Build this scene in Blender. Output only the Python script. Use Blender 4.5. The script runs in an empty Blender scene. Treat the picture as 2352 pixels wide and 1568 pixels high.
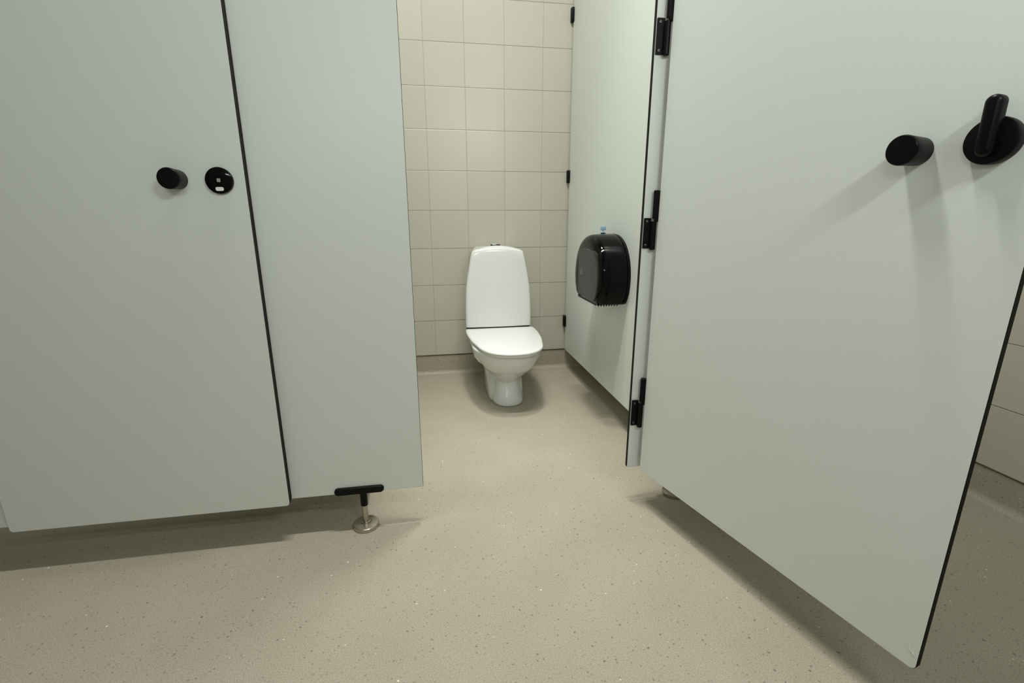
import bpy, bmesh, math, random
from mathutils import Vector, Matrix
random.seed(4)
S = bpy.context.scene
C = S.collection
PI = math.pi

# ------------------------------------------------------------------ camera
cam_data = bpy.data.cameras.new('camera')
cam = bpy.data.objects.new('camera', cam_data)
C.objects.link(cam)
cam_data.sensor_width = 36.0
cam_data.lens = 16.9129
cam_data.clip_start = 0.02
r_ = Vector((0.9850616, -0.17219359, -0.00173526))
u_ = Vector((0.04598651, 0.25333574, 0.96628476))
f_ = Vector((0.16594844, 0.95192981, -0.25746989))
M = Matrix((r_, u_, -f_)).transposed().to_4x4()
M.translation = Vector((-0.02707, -2.6623, 0.8923))
cam.matrix_world = M
S.camera = cam

# ------------------------------------------------------------------ world, lamps, exposure
S.view_settings.view_transform = 'Standard'
S.view_settings.look = 'None'
S.view_settings.gamma = 1.0
S.view_settings.use_curve_mapping = False
S.view_settings.exposure = 0.12
w = bpy.data.worlds.new('world'); S.world = w
w.use_nodes = True
w.node_tree.nodes['Background'].inputs[0].default_value = (0.9, 1.0, 0.92, 1)
w.node_tree.nodes['Background'].inputs[1].default_value = 0.005

def lamp(name, loc, power, size, col=(1.0, 0.97, 0.88), sy=None, spread=180):
    d = bpy.data.lights.new(name, 'AREA')
    d.shape = 'DISK' if sy is None else 'RECTANGLE'
    d.size = size
    if sy: d.size_y = sy
    d.energy = power; d.color = col
    d.spread = math.radians(spread)
    o = bpy.data.objects.new(name, d); C.objects.link(o)
    o.location = loc
    return o
CEIL = 3.2
lamp('ceiling_lamp', (0.12, -1.455, CEIL - 0.02), 50, 1.0, (1.0, 0.99, 0.94), 0.08)
lamp('ceiling_lamp', (0.27, -1.02, CEIL - 0.02), 3.2, 0.25, (1.0, 0.99, 0.93), None, 48)
for _x, _z, _p in ((0.60, 1.75, 8.5), (-0.35, 1.45, 3.4)):          # mirror lights on the wall behind the camera
    _w = lamp('wall_lamp', (_x, -3.03, _z), _p, 0.5, (0.97, 1.0, 0.99), 0.07)
    _w.rotation_euler = (math.radians(78), 0, 0)

# ------------------------------------------------------------------ materials
def mat(name, col, rough=0.5, metal=0.0, spec=0.5, coat=0.0):
    m = bpy.data.materials.new(name); m.use_nodes = True
    b = m.node_tree.nodes['Principled BSDF']
    b.inputs['Base Color'].default_value = (*col, 1)
    b.inputs['Roughness'].default_value = rough
    b.inputs['Metallic'].default_value = metal
    b.inputs['Specular IOR Level'].default_value = spec
    b.inputs['Coat Weight'].default_value = coat
    b.inputs['Coat Roughness'].default_value = 0.05
    return m

class N:
    """small node-graph helper"""
    def __init__(s, m): s.t = m.node_tree; s.b = s.t.nodes['Principled BSDF']
    def new(s, kind, **kw):
        n = s.t.nodes.new(kind)
        for k, v in kw.items(): setattr(n, k, v)
        return n
    def link(s, a, b): s.t.links.new(a, b)
    def math(s, op, a, b=None, c=None):
        n = s.new('ShaderNodeMath', operation=op)
        for i, x in enumerate((a, b, c)):
            if x is None: continue
            if hasattr(x, 'node'): s.link(x, n.inputs[i])
            else: n.inputs[i].default_value = x
        return n.outputs[0]
    def mix(s, fac, a, b):
        n = s.new('ShaderNodeMix', data_type='RGBA')
        for sock, x in ((n.inputs[0], fac), (n.inputs[6], a), (n.inputs[7], b)):
            if hasattr(x, 'node'): s.link(x, sock)
            elif isinstance(x, (int, float)): sock.default_value = x
            else: sock.default_value = (*x, 1)
        return n.outputs[2]
    def coord(s): return s.new('ShaderNodeTexCoord').outputs['Object']
    def noise(s, vec, scale, detail=3.0):
        n = s.new('ShaderNodeTexNoise'); s.link(vec, n.inputs['Vector'])
        n.inputs['Scale'].default_value = scale; n.inputs['Detail'].default_value = detail
        return n.outputs[0]
    def bump(s, h, strength=0.2, dist=0.001):
        n = s.new('ShaderNodeBump'); n.inputs['Strength'].default_value = strength
        n.inputs['Distance'].default_value = dist
        s.link(h, n.inputs['Height']); s.link(n.outputs[0], s.b.inputs['Normal'])
        return n
    def ramp(s, x, a, b):
        n = s.new('ShaderNodeMapRange'); n.clamp = True
        s.link(x, n.inputs[0]); n.inputs[1].default_value = a; n.inputs[2].default_value = b
        return n.outputs[0]

# speckled vinyl floor
def floor_mat():
    m = mat('speckled_vinyl', (0.4, 0.36, 0.26), 0.5, spec=0.4); n = N(m); c = n.coord()
    base = n.mix(n.ramp(n.noise(c, 5.0, 2), 0.35, 0.65), (0.332, 0.300, 0.232), (0.355, 0.323, 0.254))
    fine = n.ramp(n.noise(c, 380.0, 3), 0.36, 0.64)
    base = n.mix(fine, n.mix(0.2, base, (0.12, 0.095, 0.06)), n.mix(0.12, base, (0.9, 0.85, 0.7)))
    def chips(scale, lo, size, seedoff):
        v = n.new('ShaderNodeTexVoronoi'); mp = n.new('ShaderNodeMapping')
        n.link(c, mp.inputs[0]); mp.inputs['Location'].default_value = seedoff
        wob = n.new('ShaderNodeTexNoise'); n.link(mp.outputs[0], wob.inputs['Vector']); wob.inputs['Scale'].default_value = scale * 1.5
        add = n.new('ShaderNodeVectorMath', operation='MULTIPLY_ADD')
        n.link(wob.outputs[1], add.inputs[0]); add.inputs[1].default_value = (0.5 / scale,) * 3; n.link(mp.outputs[0], add.inputs[2])
        n.link(add.outputs[0], v.inputs['Vector']); v.inputs['Scale'].default_value = scale
        near = n.math('LESS_THAN', v.outputs['Distance'], size)
        sep = n.new('ShaderNodeSeparateColor'); n.link(v.outputs['Color'], sep.inputs[0])
        pick = n.math('GREATER_THAN', sep.outputs[0], lo)
        return n.math('MULTIPLY', near, pick), sep.outputs[1]
    d, rv = chips(75, 0.62, 0.19, (1.3, 2.1, 0.7))
    base = n.mix(n.math('MULTIPLY', d, n.math('MULTIPLY', rv, 0.75)), base, (0.11, 0.09, 0.06))
    d3, rv3 = chips(130, 0.6, 0.24, (4.3, 7.1, 2.7))
    base = n.mix(n.math('MULTIPLY', d3, n.math('MULTIPLY', rv3, 0.6)), base, (0.15, 0.12, 0.085))
    d2, rv2 = chips(60, 0.935, 0.125, (9.3, 5.1, 3.7))
    base = n.mix(n.math('MULTIPLY', d2, n.math('MULTIPLY_ADD', rv2, 0.5, 0.3)), base, (0.92, 0.88, 0.76))
    n.link(base, n.b.inputs['Base Color'])
    n.bump(n.noise(c, 300, 3), 0.04, 0.001)
    return m

# square wall tiles: real groove from bump, tiny tone difference tile by tile
def tile_mat(axis):
    m = mat('wall_tile_' + axis, (0.6, 0.57, 0.47), 0.33); n = N(m); c = n.coord()
    sp = n.new('ShaderNodeSeparateXYZ'); n.link(c, sp.inputs[0])
    ux = sp.outputs[0] if axis == 'x' else sp.outputs[1]
    if axis == 'y': ux = n.math('ADD', ux, 0.1)
    u = n.math('DIVIDE', ux, 0.2); v = n.math('DIVIDE', n.math('SUBTRACT', sp.outputs[2], 0.113), 0.19846)
    def dist(q, size):
        return n.math('MULTIPLY', n.math('ABSOLUTE', n.math('SUBTRACT', n.math('FRACT', n.math('ADD', q, 0.5)), 0.5)), size)
    du, dv = dist(u, 0.2), dist(v, 0.19846)
    gu = n.ramp(du, 0.0006, 0.0015); gv = n.ramp(dv, 0.0009, 0.0018)
    hgt = n.math('MINIMUM', n.ramp(du, 0.0004, 0.0024), n.ramp(dv, 0.0005, 0.0028))
    cell = n.new('ShaderNodeCombineXYZ')
    n.link(n.math('FLOOR', u), cell.inputs[0]); n.link(n.math('FLOOR', v), cell.inputs[1])
    wn = n.new('ShaderNodeTexWhiteNoise', noise_dimensions='3D'); n.link(cell.outputs[0], wn.inputs['Vector'])
    tone = n.mix(wn.outputs[0], (0.480, 0.466, 0.388), (0.500, 0.486, 0.406))
    col = n.mix(gu, (0.42, 0.40, 0.32), tone)
    col = n.mix(gv, (0.27, 0.25, 0.19), col)
    if axis == 'x':                                                 # short scuff left on one bottom tile
        sx = n.math('LESS_THAN', n.math('ABSOLUTE', n.math('ADD', n.math('MULTIPLY_ADD', sp.outputs[2], 0.12, sp.outputs[0]), -0.0155)), 0.0011)
        sz = n.math('LESS_THAN', n.math('ABSOLUTE', n.math('SUBTRACT', sp.outputs[2], 0.286)), 0.0085)
        col = n.mix(n.math('MULTIPLY', n.math('MULTIPLY', sx, sz), 0.6), col, (0.10, 0.08, 0.05))
    n.link(col, n.b.inputs['Base Color'])
    # each tile sits at its own minute tilt, surface gently wavy
    sc = n.new('ShaderNodeSeparateColor'); n.link(wn.outputs['Color'], sc.inputs[0])
    tilt = n.math('ADD', n.math('MULTIPLY', n.math('SUBTRACT', sc.outputs[0], 0.5), n.math('FRACT', u)),
                  n.math('MULTIPLY', n.math('SUBTRACT', sc.outputs[1], 0.5), n.math('FRACT', v)))
    h = n.math('ADD', n.math('MULTIPLY', tilt, 0.8), hgt)
    h = n.math('ADD', h, n.math('MULTIPLY', n.noise(c, 60, 2), 0.10))
    n.bump(h, 0.8, 0.0012)
    return m

def laminate_mat():
    m = mat('grey_laminate', (0.42, 0.44, 0.38), 0.42, spec=0.45); n = N(m); c = n.coord()
    f = n.ramp(n.noise(c, 420, 2), 0.3, 0.7)
    n.link(n.mix(f, (0.680, 0.722, 0.682), (0.715, 0.757, 0.717)), n.b.inputs['Base Color'])
    n.bump(n.noise(c, 900, 2), 0.03, 0.0004)
    return m

MAT_FLOOR = floor_mat()
MAT_TILE_X = tile_mat('x')
MAT_TILE_Y = tile_mat('y')
MAT_LAM = laminate_mat()
MAT_CORE = mat('black_core_edge', (0.004, 0.0028, 0.002), 0.6, spec=0.2)
MAT_DOOR_GAP = mat('dark_brown_gap_shade', (0.010, 0.006, 0.003), 0.7, spec=0.1)  # shade colour of the strip added in the closed door's gap
MAT_CHIP = mat('chipped_laminate', (0.66, 0.67, 0.64), 0.3)
MAT_DIM = mat('grey_painted_wall', (0.25, 0.26, 0.24), 0.7)
MAT_PAINT = mat('painted_plaster', (0.48, 0.48, 0.44), 0.7)
MAT_CEIL = mat('ceiling_white', (0.55, 0.55, 0.52), 0.8)
MAT_PORC = mat('porcelain', (0.70, 0.71, 0.69), 0.2, coat=0.3)
MAT_LID = mat('white_seat_plastic', (0.71, 0.72, 0.70), 0.22)
MAT_BLACK = mat('black_plastic', (0.002, 0.002, 0.0024), 0.36, spec=0.15)
MAT_SATIN = mat('black_satin_plastic', (0.003, 0.0037, 0.0037), 0.42, spec=0.14)
MAT_GLOSS = mat('black_gloss_plastic', (0.0012, 0.0012, 0.0012), 0.06, spec=0.16)
MAT_SMOKE = mat('smoky_window_plastic', (0.022, 0.022, 0.020), 0.35, spec=0.3)
MAT_STEEL = mat('brushed_steel', (0.50, 0.46, 0.39), 0.3, metal=1.0)
MAT_SCREW = mat('screw_steel', (0.28, 0.28, 0.27), 0.4, metal=1.0)
MAT_GREY = mat('grey_print', (0.26, 0.26, 0.25), 0.5)
MAT_WHITE = mat('white_indicator', (0.85, 0.85, 0.80), 0.4)
MAT_SPINDLE = mat('grey_spindle', (0.33, 0.30, 0.30), 0.4)
MAT_GAP_SHADE = mat('dark_gap_shade', (0.02, 0.02, 0.02), 0.7)  # near-black that paints the shade inside gaps and seams
MAT_KEY = mat('pale_blue_key_plastic', (0.48, 0.66, 0.85), 0.12)
_k = MAT_KEY.node_tree.nodes['Principled BSDF']
_k.inputs['Transmission Weight'].default_value = 0.55
_k.inputs['IOR'].default_value = 1.45

# ------------------------------------------------------------------ helpers
def link(name, bm, m, parent=None, smooth=None, bevel=None, label=None):
    me = bpy.data.meshes.new(name)
    bmesh.ops.recalc_face_normals(bm, faces=bm.faces)
    if smooth is not None:
        for f in bm.faces: f.smooth = True
        for e in bm.edges:
            if len(e.link_faces) == 2 and e.calc_face_angle(0) > math.radians(smooth): e.smooth = False
    bm.to_mesh(me); bm.free()
    for x in (m if isinstance(m, (list, tuple)) else [m]): me.materials.append(x)
    o = bpy.data.objects.new(name, me); C.objects.link(o)
    if parent: o.parent = parent
    if bevel:
        b = o.modifiers.new('bevel', 'BEVEL'); b.width = bevel[0]; b.segments = bevel[1]
        b.limit_method = 'ANGLE'; b.angle_limit = math.radians(40)
        for p in me.polygons: p.use_smooth = True
        b.harden_normals = True
    if label: o['label'] = label
    return o

def thing(name, label, cat, loc=(0, 0, 0), rz=0.0, group=None):
    o = bpy.data.objects.new(name, None); C.objects.link(o)
    o.empty_display_size = 0.05
    o.location = loc; o.rotation_euler = (0, 0, rz)
    return tag(o, label, cat, group)

def tag(o, label, cat, group=None):
    o['label'] = label; o['category'] = cat; o['kind'] = 'thing'
    if group: o['group'] = group
    return o

def struct(o):
    o['kind'] = 'structure'; return o

def box(bm, x0, x1, y0, y1, z0, z1):
    vs = [bm.verts.new((x, y, z)) for x in (x0, x1) for y in (y0, y1) for z in (z0, z1)]
    for q in ((0, 1, 3, 2), (4, 6, 7, 5), (0, 4, 5, 1), (2, 3, 7, 6), (0, 2, 6, 4), (1, 5, 7, 3)):
        bm.faces.new([vs[i] for i in q])
    return bm

def rings(bm, rs, cap=True, closed=True):
    """skin a list of equal-length vertex rings"""
    V = [[bm.verts.new(p) for p in r] for r in rs]
    k = len(V[0])
    for a, b in zip(V, V[1:]):
        for i in range(k if closed else k - 1):
            j = (i + 1) % k
            bm.faces.new((a[i], a[j], b[j], b[i]))
    if cap:
        bm.faces.new(V[0][::-1]); bm.faces.new(V[-1])
    return V

def lathe(bm, prof, org=(0, 0, 0), axis='y', n=40):
    """prof = [(distance along axis, radius)]; axis y runs towards -y"""
    rs = []
    for d, r in prof:
        ring = []
        for i in range(n):
            a = 2 * PI * i / n
            p, q = r * math.cos(a), r * math.sin(a)
            v = {'y': (p, -d, q), 'z': (p, q, d), 'x': (-d, p, q)}[axis]
            ring.append((org[0] + v[0], org[1] + v[1], org[2] + v[2]))
        rs.append(ring)
    rings(bm, rs)
    return bm

def rrect(w0, w1, h0, h1, r, seg=6, corners=(1, 1, 1, 1)):
    """rounded rectangle outline, corners in order bottom-left, bottom-right, top-right, top-left"""
    out = []
    data = [((w0, h0), (1, 1), PI, corners[0]), ((w1, h0), (-1, 1), 1.5 * PI, corners[1]),
            ((w1, h1), (-1, -1), 0.0, corners[2]), ((w0, h1), (1, -1), 0.5 * PI, corners[3])]
    for (cx, cy), (sx, sy), a0, k in data:
        rr = r * k
        if rr < 1e-6: out.append((cx, cy)); continue
        for i in range(seg + 1):
            a = a0 + 0.5 * PI * i / seg
            out.append((cx + sx * rr + rr * math.cos(a), cy + sy * rr + rr * math.sin(a)))
    return out

def plate(name, pts, y0, y1, parent=None, chamfer=0.0007, mats=None, label=None, plane='xz'):
    """flat board with laminate faces and a dark core edge; pts in the board's plane, thickness y0..y1"""
    bm = bmesh.new()
    cx = sum(p[0] for p in pts) / len(pts); cz = sum(p[1] for p in pts) / len(pts)
    def ring(y, inset):
        o = []
        for x, z in pts:
            X = x - math.copysign(inset, x - cx); Z = z - math.copysign(inset, z - cz)
            o.append((X, y, Z) if plane == 'xz' else (y, X, Z))
        return o
    V = rings(bm, [ring(y0, chamfer), ring(y0 + chamfer, 0), ring(y1 - chamfer, 0), ring(y1, chamfer)])
    o = link(name, bm, mats or [MAT_LAM, MAT_CORE], parent, label=label)
    ax = 1 if plane == 'xz' else 0
    for p in o.data.polygons:
        p.material_index = 0 if abs(p.normal[ax]) > 0.9 else 1
    return o

# ------------------------------------------------------------------ the room
XL, XR, YF = -1.9, 1.69, -3.1
struct(link('floor', box(bmesh.new(), XL - .1, XR + .1, YF - .1, 0.1, -0.1, 0.0), MAT_FLOOR))
struct(link('ceiling', box(bmesh.new(), XL - .1, XR + .1, YF - .1, 0.1, CEIL, CEIL + 0.1), MAT_CEIL))
struct(link('wall_back', box(bmesh.new(), XL - .1, XR + .1, 0.0, 0.1, 0.113, CEIL), MAT_TILE_X))
struct(link('wall_right', box(bmesh.new(), XR, XR + .1, YF - .1, 0.0, 0.113, CEIL), MAT_TILE_Y))
struct(link('wall_left', box(bmesh.new(), XL - .1, XL, YF - .1, 0.0, 0.0, CEIL), MAT_DIM))
struct(link('wall_front', box(bmesh.new(), XL, XR, YF - .1, YF, 0.0, CEIL), MAT_PAINT))

def cove(name, along, L0, L1, wallpos):
    """vinyl turned up the wall with a hollow fillet and a shadow gap under the tiles"""
    prof = [(-0.06, 0.1085), (0.005, 0.1085)]                       # (towards the room, z), 5 mm behind the tile face
    prof = [(-0.06, 0.1085), (-0.0045, 0.1085), (-0.0045, 0.024)]
    R = 0.024
    for i in range(1, 9):
        a = 0.5 * PI * i / 8
        prof.append((-0.0045 + R - R * math.cos(a), 0.0242 - R * math.sin(a)))
    prof += [(-0.06, 0.0002)]
    bm = bmesh.new()
    rs = []
    for L in (L0, L1):
        ring = []
        for d, z in prof:
            ring.append((L, wallpos - d, z) if along == 'x' else (wallpos - d, L, z))
        rs.append(ring)
    rings(bm, rs)
    return struct(link(name, bm, MAT_FLOOR, smooth=40))
cove('baseboard_back', 'x', XL, XR, 0.0)
cove('baseboard_right', 'y', YF, -0.0, XR)
# dark strips painting the shade inside the gap under the tiles
struct(link('tile_gap_shade_1', box(bmesh.new(), XL, XR + .05, 0.012, 0.06, 0.1085, 0.113), MAT_GAP_SHADE))
struct(link('tile_gap_shade_2', box(bmesh.new(), XR + 0.012, XR + 0.06, YF, 0.0, 0.1085, 0.113), MAT_GAP_SHADE))

# ------------------------------------------------------------------ cubicle panels
ZB, ZT, TH = 0.1165, 2.15, 0.013
YP = -1.378                                                         # front face of the fixed front panels

def support_foot(parent, x, y, z):
    """shoe round the panel's lower edge, sleeve, rod and floor plate; local to the panel"""
    bm = bmesh.new()
    rs = []
    for yy, k in ((-0.0085, 0.004), (-0.0075, 0.0012), (-0.005, 0.0), (0.018, 0.0), (0.0205, 0.0012), (0.0215, 0.004)):
        rs.append([(x + px, y + yy, z + pz) for px, pz in rrect(-0.0685 + k, 0.0685 - k, -0.0095 + k * .8, 0.0120 - k * .8, 0.0105 - k * .8, 6)])
    rings(bm, rs)
    sh = link('foot_bracket', bm, MAT_SATIN, parent, smooth=50)
    sx = x + 0.009
    link('sleeve', lathe(bmesh.new(), [(z - 0.054, 0.0085), (z - 0.0525, 0.0101), (z - 0.004, 0.0101), (z - 0.004, 0.001)], (sx, y + 0.0065, 0), 'z', 28), MAT_BLACK, sh, smooth=40)
    link('rod', lathe(bmesh.new(), [(0.010, 0.0086), (z - 0.053, 0.0086)], (sx, y + 0.0065, 0), 'z', 28), MAT_STEEL, sh, smooth=40)
    link('floor_plate', lathe(bmesh.new(), [(0.0003, 0.0345), (0.0015, 0.0365), (0.0110, 0.0368), (0.0128, 0.0352), (0.0160, 0.0165), (0.0160, 0.0157), (0.0150, 0.0153), (0.0150, 0.0137), (0.0180, 0.0132), (0.0188, 0.0086)], (sx, y + 0.0065, 0), 'z', 48), MAT_STEEL, sh, smooth=28)

# latch-side front panel
t = thing('front_panel', 'grey fixed panel with bare right edge between the closed door and the open toilet stall', 'partition panel', (-0.243, YP, 0))
plate('board', rrect(-0.230, 0.1745, ZB, ZT, 0.0015, 3), 0, TH, t)
support_foot(t, -0.006, 0.0, ZB + 0.008)

# hinge-side front panel
HP = 0.5640
t = thing('front_panel', 'pale grey fixed panel carrying black hinges, beside the wide open door', 'partition panel', (0.728, YP, 0))
plate('board', rrect(HP - 0.728, XR - 0.728 - 0.012, ZB, ZT, 0.003, 3), 0, TH, t)
support_foot(t, 0.0, 0.0, ZB + 0.008)
def hinge(parent, z0):
    ox, y = 0.728, 0.0
    x0, x1 = 0.5660 - ox, 0.5860 - ox
    bm = bmesh.new()
    box(bm, x0, x1, y - 0.0055, y, z0, z0 + 0.082)
    h = link('hinge', bm, MAT_SATIN, parent, bevel=(0.0012, 2))
    link('knuckle', lathe(bmesh.new(), [(z0 - 0.004, 0.0055), (z0 - 0.002, 0.0078), (z0 + 0.073, 0.0078), (z0 + 0.073, 0.001)], (0.5905 - ox, y - 0.011, 0), 'z', 24), MAT_SATIN, h, smooth=40)
    link('pin', lathe(bmesh.new(), [(z0 + 0.070, 0.0018), (z0 + 0.0825, 0.0018)], (0.5905 - ox, y - 0.0125, 0), 'z', 16), MAT_STEEL, h, smooth=40)
    for zz in (z0 + 0.009, z0 + 0.073):
        s = lathe(bmesh.new(), [(0.0052, 0.0028), (0.0061, 0.0028), (0.0063, 0.0024), (0.0063, 0.0016), (0.0050, 0.0015), (0.0050, 0.0001)], (x0 + 0.0078, y, zz), 'y', 20)
        link('screw', s, MAT_SCREW, h, smooth=40)
HZ = (0.2615, 0.797, 1.2800)
for z0 in HZ: hinge(t, z0)

# the panel on the far side of the closed door
t = thing('front_panel', 'grey fixed panel just showing beyond the hinge edge of the closed left door', 'partition panel', (-1.22, YP, 0))
plate('board', rrect(XL + 1.22 + 0.012, -1.045 + 1.22, ZB - 0.005, ZT, 0.003, 3), 0, TH, t)
support_foot(t, -0.12, 0.0, ZB + 0.004)

# side partitions
def clip(parent, x, z, sgn):
    """rounded black wall bracket in the corner of panel and tiles"""
    bm = bmesh.new()
    rs = []
    for d, k in ((0.0, 0.0), (0.010, 0.0), (0.0125, 0.001), (0.014, 0.004)):
        rs.append([(x - sgn * d, yy, zz) for yy, zz in rrect(-0.024 + k, -0.0006, z - 0.033 + k, z + 0.033 - k, 0.008 - k, 5, (1, 0.1, 0.1, 1))])
    rings(bm, rs)
    return link('wall_bracket', bm, MAT_SATIN, parent, smooth=40)
t = thing('side_partition', 'long grey partition wall on the right of the toilet, holding the black dispenser', 'partition panel', (0.752, 0, 0))
plate('board', rrect(-1.3530, -0.010, 0.1135, ZT, 0.003, 3), 0, TH, t, plane='yz')
for z in (0.285, 1.083, 1.850): clip(t, 0.0, z, 1)
t = thing('side_partition', 'grey partition wall on the left of the toilet, behind the fixed panel', 'partition panel', (-0.243, 0, 0))
plate('board', rrect(-1.3530, -0.010, 0.1135, ZT, 0.003, 3), 0, TH, t, plane='yz')
for z in (0.285, 1.083, 1.850): clip(t, TH, z, -1)

# ------------------------------------------------------------------ doors (local: face at y=0 looking to -y, hinge to latch along x)
def knob(parent, x, z, L=0.040, r=0.0225):
    prof = [(-0.0004, r * 0.93), (0.006, r * 0.94), (L * 0.6, r * 0.97), (L - 0.0035, r * 1.0), (L - 0.0012, r * 0.985), (L, r * 0.94), (L + 0.0004, r * 0.5)]
    return link('knob', lathe(bmesh.new(), prof, (x, 0, z), 'y', 56), MAT_BLACK, parent, smooth=45)

# closed left door
LX = -1.102
t = thing('cubicle_door', 'closed grey cubicle door at left with a black knob and round lock indicator', 'door', (LX, -1.4035, 0))
plate('door_leaf', rrect(0, 0.670, 0.111, ZT, 0.009, 6), 0, TH, t)
link('door_gap_shade', box(bmesh.new(), 0.640, 0.6695, TH, TH + 0.0105, 0.121, ZT - 0.01), MAT_DOOR_GAP, t, label='dark brown strip added for the shade in the door gap')  # strip added so the gap behind the door edge reads dark
knob(t, -0.5745 - LX, 0.9673, 0.045, 0.0228)
lk = link('lock_indicator', lathe(bmesh.new(), [(-0.0004, 0.0290), (0.0070, 0.0295), (0.0093, 0.0287), (0.0103, 0.0267), (0.0103, 0.0085), (0.0093, 0.008), (0.0093, 0.0004)], (-0.4860 - LX, 0, 0.9655), 'y', 56), MAT_GLOSS, t, smooth=30, label='black round lock plate with white slot')
def pill(name, x, z, w, h, r, y, th, m, parent):
    bm = bmesh.new()
    rings(bm, [[(x + a, yy, z + b) for a, b in rrect(-w / 2, w / 2, -h / 2, h / 2, r, 6)] for yy in (y, y - th)])
    return link(name, bm, m, parent)
pill('indicator_slot', -0.4860 - LX, 0.9655 - 0.0185, 0.0175, 0.0085, 0.0040, -0.0101, 0.0004, MAT_WHITE, lk)
pill('spindle', -0.4860 - LX, 0.9655 + 0.0005, 0.0075, 0.0080, 0.001, -0.0091, 0.0008, MAT_SPINDLE, lk)

# open right door
DA = Vector((0.598, -1.399)); DD = Vector((0.781, -2.130)) - DA
rz = math.atan2(DD.y, DD.x)
t = thing('cubicle_door', 'wide open grey cubicle door at right with a black knob and turn latch', 'door', (DA.x, DA.y, 0), rz)
plate('door_leaf', rrect(0, 0.752, ZB, ZT, 0.010, 6), 0, TH, t)
knob(t, 0.5945, 0.9848, 0.046)
LC = (0.6885, 0.9885)
la = link('turn_latch', lathe(bmesh.new(), [(-0.0004, 0.0312), (0.012, 0.0317), (0.0150, 0.0307), (0.0160, 0.0282), (0.0160, 0.0005)], (LC[0], 0, LC[1]), 'y', 56), MAT_BLACK, t, smooth=30)
bm = bmesh.new()
rs = []
for yy, k in ((-0.0158, 0.0), (-0.028, 0.0), (-0.0315, 0.0012), (-0.0335, 0.0040), (-0.034, 0.0065)):
    rs.append([(LC[0] + a, yy, LC[1] + b) for a, b in rrect(-0.0100 + k, 0.0100 - k, -0.0215 + k, 0.058 - k, 0.0100 - k, 8)])
rings(bm, rs)
link('lever', bm, MAT_BLACK, la, smooth=50)
# hinge barrels that turn with the door
for z0 in HZ:
    b = link('hinge_barrel', lathe(bmesh.new(), [(z0 + 0.080, 0.001), (z0 + 0.080, 0.0066), (z0 + 0.153, 0.0066), (z0 + 0.155, 0.0045)], (-0.0100, -0.0040, 0), 'z', 24), MAT_SATIN, t, smooth=40)
    link('barrel_arm', box(bmesh.new(), -0.0095, -0.0003, -0.0070, 0.0115, z0 + 0.072, z0 + 0.154), MAT_SATIN, b, bevel=(0.001, 2))
# dented chip near the lower free corner
bm = bmesh.new()
for (cx, cz, a, b, rot) in ((0.7385, 0.150, 0.0016, 0.0060, 0.5), (0.7440, 0.1465, 0.0013, 0.0050, 0.6), (0.7365, 0.156, 0.0008, 0.0022, 0.3)):
    vs = []
    for i in range(14):
        an = 2 * PI * i / 14
        p, q = a * math.cos(an), b * math.sin(an)
        vs.append((cx + p * math.cos(rot) - q * math.sin(rot), cz + p * math.sin(rot) + q * math.cos(rot)))
    rings(bm, [[(x, 0.0002, z) for x, z in vs], [(cx + (x - cx) * .7, -0.0007, cz + (z - cz) * .7) for x, z in vs]])
link('chip_mark', bm, MAT_CHIP, t, smooth=60)

# ------------------------------------------------------------------ toilet
XC = 0.332
t = thing('toilet', 'white low porcelain toilet with closed lid against the tiled wall', 'toilet', (XC, 0, 0))
def oval(z, hw, yf, yb, ef=2.2, eb=2.6, n=48, ym=None):
    """egg outline: front half reaches yf, back half reaches yb"""
    if ym is None: ym = yf + min(hw * 1.25, (yb - yf) * 0.62)
    out = []
    for i in range(n):
        a = 2 * PI * i / n
        c, s = math.cos(a), math.sin(a)
        e = ef if s < 0 else eb
        x = hw * math.copysign(abs(c) ** (2 / e), c)
        y = math.copysign(abs(s) ** (2 / e), s)
        y = ym + (y * (yb - ym) if s >= 0 else y * (ym - yf))
        out.append((x, y, z))
    return out
bm = bmesh.new()
# pedestal
rings(bm, [oval(0.0, .075, -.556, -.085), oval(.012, .076, -.556, -.085), oval(.04, .069, -.546, -.085), oval(.085, .058, -.526, -.08), oval(.125, .052, -.512, -.08),
           oval(.18, .065, -.50, -.06), oval(.26, .12, -.50, -.04)])
# trapway hump at the back
rings(bm, [oval(0.0, .088, -.525, -.06, ef=1.9), oval(.05, .088, -.500, -.05, ef=1.9), oval(.11, .091, -.455, -.04, ef=1.9), oval(.17, .098, -.40, -.04), oval(.22, .115, -.36, -.03), oval(.280, .160, -.36, -.02, eb=5)])
# bowl
rings(bm, [oval(.10, .030, -.500, -.33), oval(.118, .052, -.528, -.28), oval(.15, .083, -.572, -.24), oval(.19, .118, -.622, -.20), oval(.235, .148, -.655, -.15, ef=2.05), oval(.262, .163, -.668, -.08, ef=2.0, eb=4.5), oval(.277, .169, -.673, -.06, ef=2.0, eb=5.5), oval(.287, .1705, -.674, -.05, ef=2.0, eb=6)])
# side fixing ears under the rim
for s in (-1, 1):
    rings(bm, [oval(.18, .022, -.44, -.30), oval(.215, .030, -.46, -.26), oval(.245, .032, -.47, -.22)][0:0] or
          [[(s * .118 + x, y, z) for x, y, z in oval(.205, .020, -.50, -.30)], [(s * .128 + x, y, z) for x, y, z in oval(.24, .034, -.53, -.26)], [(s * .128 + x, y, z) for x, y, z in oval(.275, .036, -.53, -.24)]])
bowl = link('bowl', bm, MAT_PORC, t)
rm = bowl.modifiers.new('remesh', 'REMESH'); rm.mode = 'VOXEL'; rm.voxel_size = 0.0045; rm.use_smooth_shade = True
sm = bowl.modifiers.new('smooth', 'SMOOTH'); sm.factor = 0.6; sm.iterations = 14

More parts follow.
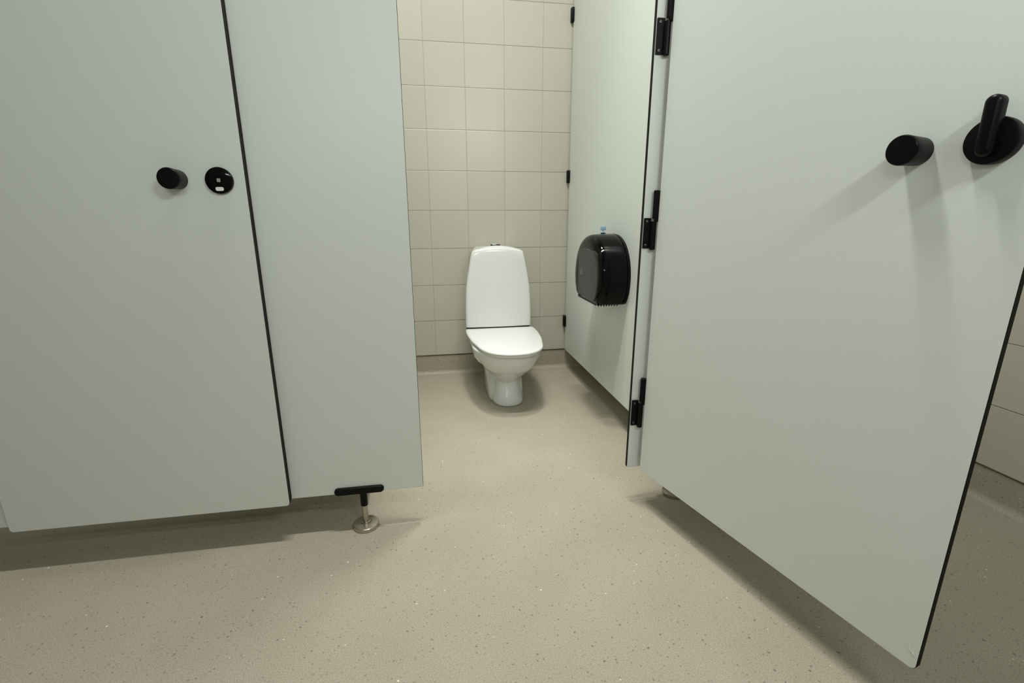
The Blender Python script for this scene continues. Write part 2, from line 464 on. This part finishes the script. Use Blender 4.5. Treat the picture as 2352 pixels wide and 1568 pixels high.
# cistern: tapering upwards, rounded shoulders, slightly bowed front
def tank_ring(z, hw, yf, yb, r, bow):
    out = []
    pts = rrect(-hw, hw, yf, yb, r, 7, (1, 1, 0.2, 0.2))
    # densify the front edge so that it can bow
    res = []
    for i, p in enumerate(pts):
        res.append(p)
        q = pts[(i + 1) % len(pts)]
        if abs(p[1] - yf) < 1e-6 and abs(q[1] - yf) < 1e-6 and q[0] - p[0] > 0.01:
            for k in range(1, 12):
                res.append((p[0] + (q[0] - p[0]) * k / 12, yf))
    for x, y in res:
        fr = max(0.0, (yb - 0.05 - y) / (yb - 0.05 - yf)) if y < yb - 0.05 else 0.0
        narrow = 1 - 0.16 * max(0.0, (y - yf - 0.02) / (yb - yf - 0.02))
        out.append((x * narrow, y - bow * (1 - (x / hw) ** 2) * fr, z))
    return out
bm = bmesh.new()
TK = [(.3116, .1725, -.197), (.3134, .1745, -.2005), (.335, .1745, -.202), (.40, .1735, -.200), (.46, .1715, -.198), (.52, .1675, -.195), (.58, .1585, -.192), (.63, .149, -.189), (.67, .1415, -.187), (.700, .1335, -.185)]
rs = [tank_ring(z, hw, yf, -.012, .014, .008) for z, hw, yf in TK]
# crowned top: edge drops towards the shoulders
def crown(ring, hw, zt, drop, inset):
    out = []
    for x, y, z in ring:
        k = (hw - inset) / hw
        out.append((x * k, y + inset * (1 if y < -0.1 else -0.3) , zt - drop * (abs(x) / hw) ** 2.2))
    return out
last = rs[-1]
rs.append(crown(last, .1335, .712, .010, .0015))
rs.append(crown(last, .1335, .7195, .0130, .0050))
rs.append(crown(last, .1335, .7250, .0150, .0115))
rs.append(crown(last, .1335, .7295, .0170, .0220))
rs.append(crown(last, .1335, .7315, .0180, .0420))
V = rings(bm, rs)
tank = link('tank', bm, MAT_PORC, t, smooth=55)
link('seam_shade', box(bmesh.new(), -.168, .168, -.190, -.155, .283, .3135), MAT_GAP_SHADE, t, label='dark strip standing in for shade in the seam under the cistern')  # dark box added as the shade in the seam below the tank
bt = link('flush_button', lathe(bmesh.new(), [(.722, .026), (.7322, .026), (.7330, .0245), (.7330, .001)], (0.0, -.10, 0), 'z', 36), MAT_BLACK, tank, smooth=40, label='dark round flush button plate')
bm = bmesh.new()
rings(bm, [[(-.008 + x * s, -.112 + y * s, z) for x, y, _ in oval(0, .012, -.010, .010)] for z, s in ((.7325, 1), (.7362, 1), (.7370, .85))])
link('button_cap', bm, MAT_LID, bt, smooth=40, label='small white push cap')

# seat ring and lid
LIDP = [(-.205, .157), (-.2055, .168), (-.2105, .1765), (-.225, .181), (-.27, .1825), (-.33, .181), (-.40, .1760), (-.46, .169), (-.52, .158), (-.575, .1480), (-.62, .134), (-.655, .1145), (-.682, .088), (-.699, .057), (-.7065, .026), (-.708, .0)]
def lid_outline(inset):
    """D-shaped seat outline from half-widths, shrunk inwards by inset"""
    if inset > 0.0101:
        k = 1 - (inset - 0.010) / 0.17
        return [(0.003 + (x - 0.003) * k, -0.45 + (y + 0.45) * k) for x, y in lid_outline(0.010)]
    half = []
    for i in range(len(LIDP) - 1):
        p0 = LIDP[max(i - 1, 0)]; p1 = LIDP[i]; p2 = LIDP[i + 1]; p3 = LIDP[i + 2] if i + 2 < len(LIDP) else (p1[0], -p1[1])
        for k in range(4):
            u = k / 4
            half.append(tuple(0.5 * (2 * b + (c - a) * u + (2 * a - 5 * b + 4 * c - d) * u * u + (3 * b - a - 3 * c + d) * u ** 3) for a, b, c, d in zip(p0, p1, p2, p3)))
    half.append(LIDP[-1])
    full = [(0.003 + x, y) for y, x in half] + [(0.003 - x, y) for y, x in half[-2::-1]]
    n = len(full); out = []
    for i, (x, y) in enumerate(full):
        a, b = full[i - 1], full[(i + 1) % n]
        tx, ty = b[0] - a[0], b[1] - a[1]
        L = math.hypot(tx, ty) or 1.0
        out.append((x + ty / L * inset, y - tx / L * inset))
    if abs(out[10][0]) > abs(full[10][0]) and inset > 0:            # make sure it shrinks
        out = [(2 * p[0] - q[0], 2 * p[1] - q[1]) for p, q in zip(full, out)]
    return out
bm = bmesh.new()
rings(bm, [[(x, y, z) for x, y in lid_outline(k)] for z, k in ((.2865, .010), (.2885, .008), (.2945, .0075), (.2960, .010))])
link('seat', bm, MAT_LID, t, smooth=50)
bm = bmesh.new()
rings(bm, [[(x, y, z) for x, y in lid_outline(k)] for z, k in ((.2962, .006), (.2972, .0015), (.3000, .0), (.3045, .0005), (.3073, .0035), (.3088, .010), (.3096, .030), (.3100, .07))])
link('lid', bm, MAT_LID, t, smooth=50)

# ------------------------------------------------------------------ paper dispenser on the right partition
PX, PY = 0.752, -0.722
t = thing('toilet_paper_dispenser', 'glossy black domed toilet paper dispenser on the right stall partition', 'paper dispenser', (PX, PY, 0))
def dome(scale_in, zb=.534):
    """arched outline in (y, z): flat bottom, bulging sides, round top"""
    half = [(0.128, zb), (0.140, zb + .004), (0.152, zb + .020), (0.166, zb + .047), (0.174, zb + .078), (0.1755, zb + .110), (0.171, zb + .145), (0.160, zb + .178), (0.143, zb + .207), (0.119, zb + .234), (0.090, zb + .254), (0.058, zb + .268), (0.028, zb + .275), (0.0, zb + .277)]
    # smooth resample
    pts = []
    for i in range(len(half) - 1):
        p0 = half[max(i - 1, 0)]; p1 = half[i]; p2 = half[i + 1]; p3 = half[min(i + 2, len(half) - 1)]
        for k in range(4):
            u = k / 4
            pts.append(tuple(0.5 * (2 * b + (c - a) * u + (2 * a - 5 * b + 4 * c - d) * u * u + (3 * b - a - 3 * c + d) * u ** 3) for a, b, c, d in zip(p0, p1, p2, p3)))
    pts.append(half[-1])
    full = pts + [(-y, z) for y, z in pts[-2::-1]]
    cz = zb + .13
    o = []
    for y, z in full:
        L = math.hypot(y, z - cz)
        k = (L - scale_in) / L
        zz = cz + (z - cz) * k
        o.append((y * k, max(zz, zb + scale_in * 0.35)))
    return o
bm = bmesh.new()
rings(bm, [[(-x, y, z) for y, z in dome(k)] for x, k in ((.0, .004), (.010, .002), (.012, .001))])
link('back_plate', bm, MAT_BLACK, t, smooth=40)
bm = bmesh.new()
rings(bm, [[(-x, y, z) for y, z in dome(k)] for x, k in ((.0125, .0035), (.016, .0015), (.030, .0005), (.075, .0015), (.095, .003), (.107, .006), (.115, .0105), (.121, .017), (.1250, .025), (.1275, .036), (.1285, .06))])
cov = link('cover', bm, MAT_GLOSS, t, smooth=50)
# smoky window on the front, with a narrow lower edge
bm = bmesh.new()
def win(k):
    side = [(y, z) for y, z in dome(.0225 + k) if z < .722]
    lft = [p for p in side if p[0] < 0]
    rgt = [(min(-p[0], 0.090 - k * .6 + (p[1] - .54) * 0.03), p[1]) for p in lft[::-1]]
    a, b = rgt[-1], lft[0]
    zt_ = .748 - k
    top = [(a[0] - .003, .735 - k), (a[0] - .010, .7445 - k), (a[0] - .020, zt_), (b[0] + .036, zt_), (b[0] + .018, .7445 - k), (b[0] + .006, .735 - k)]
    return rgt + top + lft
rings(bm, [[(-.118, y, z) for y, z in win(0)], [(-.1275, y, z) for y, z in win(0)], [(-.1294, y, z) for y, z in win(.0022)], [(-.1304, y, z) for y, z in win(.012)]])
link('window', bm, MAT_SMOKE, cov, smooth=30, label='smoky grey roll window')
# small printed emblem: open square with a leaf stroke
bm = bmesh.new()
ex = -.1308
def bar(y0, y1, z0, z1): box(bm, ex - .0004, ex + .0004, cy + (y0 - cy) * EW, cy + (y1 - cy) * EW, z0, z1)
cy, cz = 0.047, .652
EW = 1.5
bar(cy - .0085, cy - .0065, cz - .012, cz + .008); bar(cy + .0065, cy + .0085, cz - .012, cz + .010)
bar(cy - .0085, cy + .0085, cz - .012, cz - .0095); bar(cy - .003, cy + .0085, cz + .008, cz + .010)
bar(cy - .003, cy - .001, cz - .004, cz + .016); bar(cy - .003, cy + .003, cz - .004, cz - .002)
link('emblem', bm, MAT_GREY, cov, label='small grey square emblem')
# serrated tear edges along the front and both sides of the outlet
def teeth(pts_from, pts_to, n, dep, nrm):
    bm = bmesh.new()
    a, b = Vector(pts_from), Vector(pts_to); nv = Vector(nrm) * 0.0016
    for i in range(n):
        p = a + (b - a) * (i / n); q = a + (b - a) * ((i + 1) / n); m_ = (p + q) / 2 + Vector((0, 0, -dep))
        up = Vector((0, 0, .004))
        rings(bm, [[p + up + nv, q + up + nv, q + nv, m_ + nv, p + nv], [p + up - nv, q + up - nv, q - nv, m_ - nv, p - nv]])
    return bm
zt = .5375
link('tear_edge', teeth((-.118, .118, zt), (-.118, -.122, zt), 20, .006, (1, 0, 0)), MAT_BLACK, t)
link('tear_edge', teeth((-.116, -.124, zt), (-.026, -.124, zt), 8, .009, (0, 1, 0)), MAT_BLACK, t)
link('tear_edge', teeth((-.116, .122, zt), (-.026, .122, zt), 8, .009, (0, 1, 0)), MAT_BLACK, t)
link('key_lock', lathe(bmesh.new(), [(.805, .0105), (.8125, .0105), (.8130, .0095), (.8130, .003)], (-.050, .022, 0), 'z', 24), MAT_BLACK, t, smooth=40)

# pale blue key left in the top of the dispenser
k = thing('dispenser_key', 'small pale blue plastic key standing in the top of the black dispenser', 'key', (PX - .050, PY + .022, .8131))
bm = bmesh.new()
rs = []
for xx, kk in ((-.003, .001), (-.0022, 0), (.0022, 0), (.003, .001)):
    rs.append([(a, xx, b) for a, b in rrect(-.0115 + kk, .0115 - kk, .0095 + kk, .0270 - kk, .004, 5)])
rings(bm, rs)
link('bow', bm, MAT_KEY, k, smooth=40)
link('shank', lathe(bmesh.new(), [(.0, .005), (.003, .0045), (.006, .0030), (.0105, .0036)], (0, 0, 0), 'z', 20), MAT_KEY, k, smooth=40)
